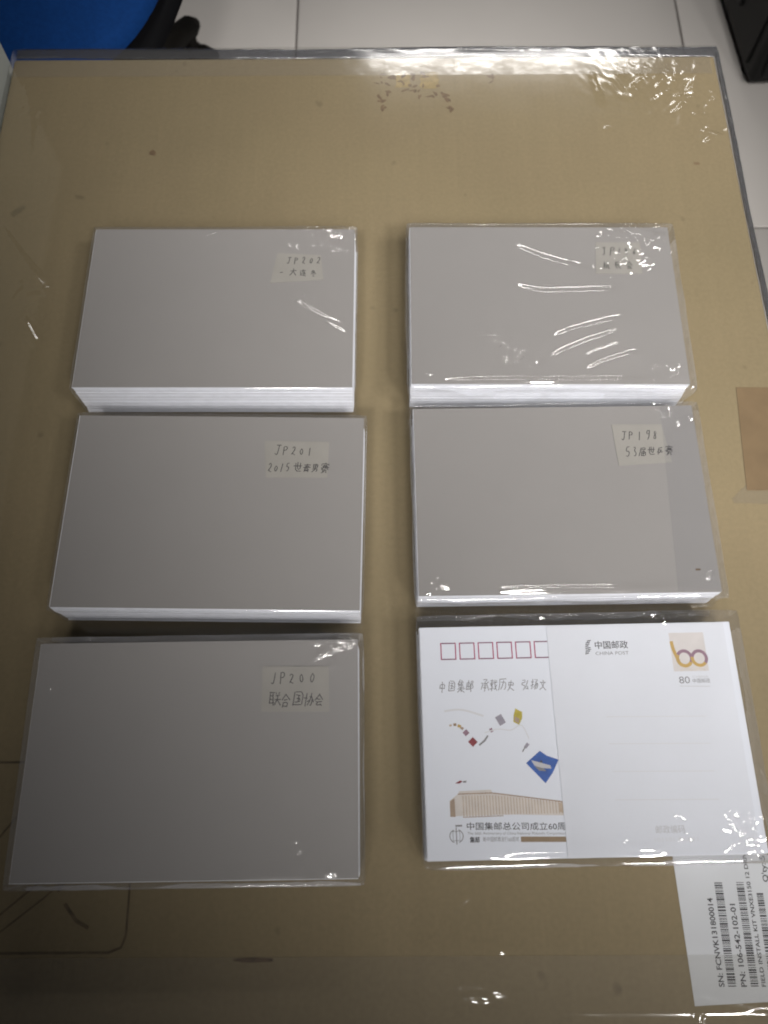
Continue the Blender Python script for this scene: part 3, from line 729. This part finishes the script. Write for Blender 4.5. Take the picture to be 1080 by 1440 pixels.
# printed building
bz_ = zp
prt('building_front', 'sand_pale', lambda mb: flat_poly(mb, [(-63.4, -33.4), (-63.4, -27), (-59.6, -24.2), (-59, -23.0), (-44.8, -22.6), (-44.2, -24.0), (-26, -27.0), (-12.6, -28.6), (-12.8, -34), (-35, -33.2)], bz_))
def cols(mb):
    for i in range(34):
        x = -57.6 + i * 1.32; top_ = -24.9 - max(0, (x + 45)) * .105; bot = -33.0 - (.6 if x < -45 else .1)
        flat_rect(mb, x, bot, x + .42, top_, bz_ + 6e-6)
prt('building_columns', 'sand_print', cols)
def eav(mb):
    flat_line(mb, [(-59.6, -24.2), (-44.4, -24.0), (-12.6, -28.4)], .5, bz_ + 14e-6)
    flat_line(mb, [(-57.8, -33.9), (-40, -33.6)], .35, bz_ + 14e-6)
    flat_rect(mb, -25.4, -33.2, -19.6, -27.6, bz_ + 10e-6) if False else None
prt('building_eaves', 'sand_dark', eav)
prt('building_wing', 'sand_dark', lambda mb: flat_poly(mb, [(-63.4, -33.6), (-63.3, -27.2), (-61.2, -25.8), (-61.1, -33.7)], bz_ + 20e-6))
prt('building_wing', 'sand_print', lambda mb: flat_poly(mb, [(-15.4, -32.6), (-15.2, -28.6), (-12.8, -29), (-12.9, -32.8)], bz_ + 20e-6))
prt('flag', 'red_print', lambda mb: flat_poly(mb, [(-60.6, -19.6), (-58.2, -18.4), (-57.2, -19.0), (-58.8, -19.8)], bz_))
prt('flag', 'grey_print', lambda mb: flat_poly(mb, [(-57.2, -18.8), (-55.4, -18.6), (-55.6, -19.4), (-57.0, -19.5)], bz_))
text_obj('title_line', '中国集邮总公司成立60周', 3.4, M['black_print'], t6, -56.4, -38.9, zp, math.radians(-1.1), 43.2, offset=.02)
text_obj('title_translation', 'The 60th Anniversary of China National Philatelic Corporation', 1.5, M['grey_print'], t6, -56.2, -41.0, zp, math.radians(-1.1), 43.2)
text_obj('subtitle_line', '新中国邮票发行60周年', 2.2, M['grey_print'], t6, -49.6, -43.9, zp, math.radians(-1.1), 15.8)
text_obj('subtitle_mark', '集邮', 2.6, M['black_print'], t6, -55.4, -44.2, zp, 0, 4.4, offset=.06)
prt('title_bar', 'brown_print', lambda mb: flat_poly(mb, [(-33, -42.3), (-12.4, -42.7), (-12.5, -44.9), (-33.1, -44.5)], zp))
def emb(mb):
    ring_line(mb, -61.1, -41.6, 2.9, 2.7, .38, zp, 110, 250); ring_line(mb, -61.1, -41.6, 2.9, 2.7, .38, zp, -70, 70)
    flat_line(mb, [(-61.1, -38.0), (-61.1, -45.0)], .4, zp); flat_line(mb, [(-62.6, -39.6), (-59.6, -39.6), (-59.6, -43.4), (-62.6, -43.4), (-62.6, -39.6)], .28, zp)
    flat_line(mb, [(-61.4, -37.4), (-58.4, -37.3)], .7, zp)
prt('round_emblem', 'grey_print', emb)
# a narrower greyish card lying over the right part of the printed one
zs = H6 + .12
slip = MB(); sl = [(-13.7, 51.0), (-13.3, -51.1), (70.6, -50.9), (70.9, 51.0)]
v_ = [(x * MM, y * MM, zs * MM) for x, y in sl] + [(x * MM, y * MM, (zs + .28) * MM) for x, y in sl]
slip.add(v_, [(0, 1, 2, 3), (4, 5, 6, 7), (0, 4, 5, 1), (1, 5, 6, 2), (2, 6, 7, 3), (3, 7, 4, 0)])
slip_o = tag(slip.build('cover_card', M['band'], r6), 'greyish white card covering the right part of the printed postcard')
t6 = slip_o; zp = (zs + .31) * MM
# postal emblem and name
def pem(mb):
    for i, (xa, xb) in enumerate([(5.0, 6.9), (4.3, 6.3), (4.1, 6.1), (4.0, 5.6), (3.9, 6.4), (4.0, 6.5), (3.8, 6.0), (3.6, 5.4)]):
        flat_line(mb, [(xa, 43.2 - i * .86 - .15), (xb, 43.2 - i * .86 + .25)], .42, zp)
prt('postal_emblem', 'black_print', pem)
text_obj('postal_name', '中国邮政', 4.0, M['black_print'], t6, 8.6, 39.6, zp, 0, 15.6, offset=.03)
text_obj('postal_name_latin', 'CHINA POST', 2.3, M['grey_print'], t6, 8.5, 36.4, zp, 0, 15.6)
# stamp with sixty
prt('stamp_ground', 'stamp_ground', lambda mb: flat_rect(mb, 44.2, 28.0, 60.6, 46.2, zp))
prt('stamp_figure_six', 'gold_print', lambda mb: (ring_line(mb, 50.0, 34.0, 3.3, 3.5, 1.6, zp + 16e-6, 150, 330), flat_line(mb, catmull([(44.9, 42.2), (45.3, 38.6), (46.5, 34.6), (47.2, 32.4)]), 1.6, zp + 16e-6)))
prt('stamp_figure_six', 'mauve_print', lambda mb: ring_line(mb, 50.0, 34.0, 3.3, 3.5, 1.5, zp + 16e-6, -30, 150))
prt('stamp_figure_zero', 'mauve_print', lambda mb: ring_line(mb, 57.0, 34.0, 3.3, 3.4, 1.5, zp + 32e-6, -40, 170))
prt('stamp_figure_zero', 'gold_print', lambda mb: ring_line(mb, 57.0, 34.0, 3.3, 3.4, 1.5, zp + 32e-6, 170, 320))
prt('stamp_reflection', 'sand_pale', lambda mb: (ring_line(mb, 50.0, 27.0, 3.0, 2.2, .8, zp, 30, 150), ring_line(mb, 56.4, 27.0, 3.0, 2.2, .8, zp, 30, 150)))
text_obj('stamp_value', '80', 4.6, M['grey_print'], t6, 46.0, 22.4, zp, 0, 5.0)
text_obj('stamp_country', '中国邮政', 2.3, M['grey_print'], t6, 52.2, 22.6, zp, 0, 8.2)
text_obj('stamp_country_latin', 'CHINA', 1.5, M['pale_print'], t6, 52.4, 24.8, zp, 0, 7.6)
prt('stamp_rule', 'pale_print', lambda mb: flat_line(mb, [(46, 21.2), (60, 20.8)], .22, zp))
# address lines and postcode words
for yy in (8, -4, -16, -28):
    prt('address_line', 'faint_print', lambda mb: flat_line(mb, [(10, yy), (56, yy - .7)], .35, zp))
text_obj('postcode_words', '邮政编码', 3.6, M['pale_print'], t6, 26.2, -42.0, zp, 0, 12.8)
text_obj('postcode_number', '101101 0-0011', 2.3, M['faint_print'], t6, 25.2, -45.6, zp, 0, 19)
# extra folded-over film strips
def seam(root, H, pts, z=.45):
    mb = MB(); flat_poly(mb, pts, (H + z) * MM); return mb.build('film_seam', M['film_seam'], root)
seam(r4, H4, [(57, 50.5), (74.5, 50.8), (74.8, -50.5), (52.5, -50.5)])

# ------------------------------------------------------------------ pale carton beside the box
pc = empty('pale_carton', (-.42, .33, FZ))
tag(pc, 'pale grey green carton standing against the far left corner of the brown carton', 'carton')
rbox('body', -.15, .1672, -.16, .158, 0, .62, .003, M['pale_board'], pc)
mb = MB(); mb.add([(-.15, -.004, .6203), (.1672, -.004, .6203), (.1672, .004, .6203), (-.15, .004, .6203)], [(0, 1, 2, 3)]); mb.build('flap_seam', M['grout'], pc)

# ------------------------------------------------------------------ office chair behind the box
chair = empty('office_chair', (-.402, .80, FZ), math.radians(-8))
tag(chair, 'office chair with round-edged blue seat and black rim on wheels behind the carton', 'chair')
def pillow(name, a, b, z0_, z1_, e, m, parent, bulge=.02, n=72, rings=14, loc=(0, 0, 0), rot=(0, 0, 0)):
    v = []; f = []
    def ringpts(s, z):
        o = []
        for i in range(n):
            t = 2 * math.pi * i / n; c, s2 = math.cos(t), math.sin(t)
            o.append((a * s * math.copysign(abs(c) ** e, c), b * s * math.copysign(abs(s2) ** e, s2), z))
        return o
    pr = []
    h = z1_ - z0_
    for k in range(7): t = k / 6 * math.pi / 2; pr.append((1 - .10 * (1 - math.sin(t)) , z0_ + h * .5 * (math.sin(t) * .9)))
    for k in range(1, rings + 1): t = k / rings; pr.append((1 - t * .985, z0_ + h * .45 + (h * .55) * (1 - (1 - t) ** 4) + bulge * 0))
    for s, z in pr: v += ringpts(s, z)
    for k in range(len(pr) - 1):
        for i in range(n):
            j = (i + 1) % n; f.append((k * n + i, k * n + j, (k + 1) * n + j, (k + 1) * n + i))
    f.append(tuple(range((len(pr) - 1) * n, len(pr) * n))); f.append(tuple(range(n - 1, -1, -1)))
    return add_obj(name, v, f, m, parent, True, loc, rot)
pillow('seat', .228, .235, .40, .452, .55, M['blue_fabric'], chair)
pillow('seat_shell', .231, .239, .378, .412, .55, M['black_plastic'], chair)
def tube(mb, p, q, r0, r1, n=16):
    p, q = Vector(p), Vector(q); d = (q - p).normalized(); a = d.orthogonal().normalized(); b = d.cross(a)
    v = []
    for c, r in ((p, r0), (q, r1)):
        for i in range(n): t = 2 * math.pi * i / n; v.append(c + (a * math.cos(t) + b * math.sin(t)) * r)
    f = [(i, (i + 1) % n, n + (i + 1) % n, n + i) for i in range(n)] + [tuple(range(n - 1, -1, -1)), tuple(range(n, 2 * n))]
    mb.add(v, f)
mb = MB(); tube(mb, (0, 0, .10), (0, 0, .26), .028, .028); mb.build('column_sleeve', M['black_plastic'], chair, True)
mb = MB(); tube(mb, (0, 0, .24), (0, 0, .37), .016, .016); mb.build('gas_column', M['steel'], chair, True)
a0 = math.degrees(math.atan2(.275, .137)) + 8
for k in range(5):
    a = math.radians(a0 + 72 * k); c, s = math.cos(a), math.sin(a)
    mb = MB(); tube(mb, (0, 0, .125), (c * .17, s * .17, .11), .030, .022); tube(mb, (c * .17, s * .17, .11), (c * .29, s * .29, .085), .020, .015)
    tube(mb, (c * .29, s * .29, .085), (c * .305, s * .305, .080), .015, .008)
    arm = mb.build('base_arm', M['dark_caster'], chair, True)
    mb = MB(); nx_, ny_ = -s, c
    px, py = c * .287, s * .287
    for sg in (-1, 1):
        tube(mb, (px + nx_ * sg * .006, py + ny_ * sg * .006, .028), (px + nx_ * sg * .024, py + ny_ * sg * .024, .028), .028, .026, 20)
    tube(mb, (px, py, .028), (px, py, .08), .008, .008)
    mb.build('caster', M['dark_caster'], arm, True)
mb = MB(); mb.box(-.03, .03, .20, .262, .34, .36); mb.box(-.03, .03, .262, .28, .34, .70); mb.build('back_bracket', M['black_plastic'], chair)
pillow('backrest', .20, .20, 0, .05, .55, M['blue_fabric'], chair, loc=(0, .285, .72), rot=(math.radians(82), 0, 0))

# ------------------------------------------------------------------ black computer case on the floor
pcx = empty('computer_case', (.632, 1.245, FZ), math.radians(4))
tag(pcx, 'black computer case standing on the tiled floor beyond the right corner of the carton', 'computer case')
rbox('body', -.105, .105, -.215, .22, .012, .43, .012, M['black_case'], pcx, 4)
rbox('side_panel', -.1085, -.1045, -.19, .20, .03, .41, .0015, M['black_case'], pcx, 2)
for yy in (-.10, 0, .10):
    rbox('panel_rib', -.1125, -.108, yy - .012, yy + .012, .06, .38, .0018, M['black_case'], pcx, 2)
rbox('front_bezel', -.092, .092, -.2225, -.2145, .03, .41, .003, M['black_plastic'], pcx, 2)
for zz_ in (.30, .34, .38): rbox('drive_bay', -.075, .075, -.2265, -.222, zz_ - .015, zz_ + .015, .0015, M['black_plastic'], pcx, 2)
for sx in (-1, 1):
    for sy in (-1, 1):
        mb = MB(); tube(mb, (sx * .08, sy * .17, 0), (sx * .08, sy * .17, .014), .016, .014); mb.build('foot', M['black_plastic'], pcx)
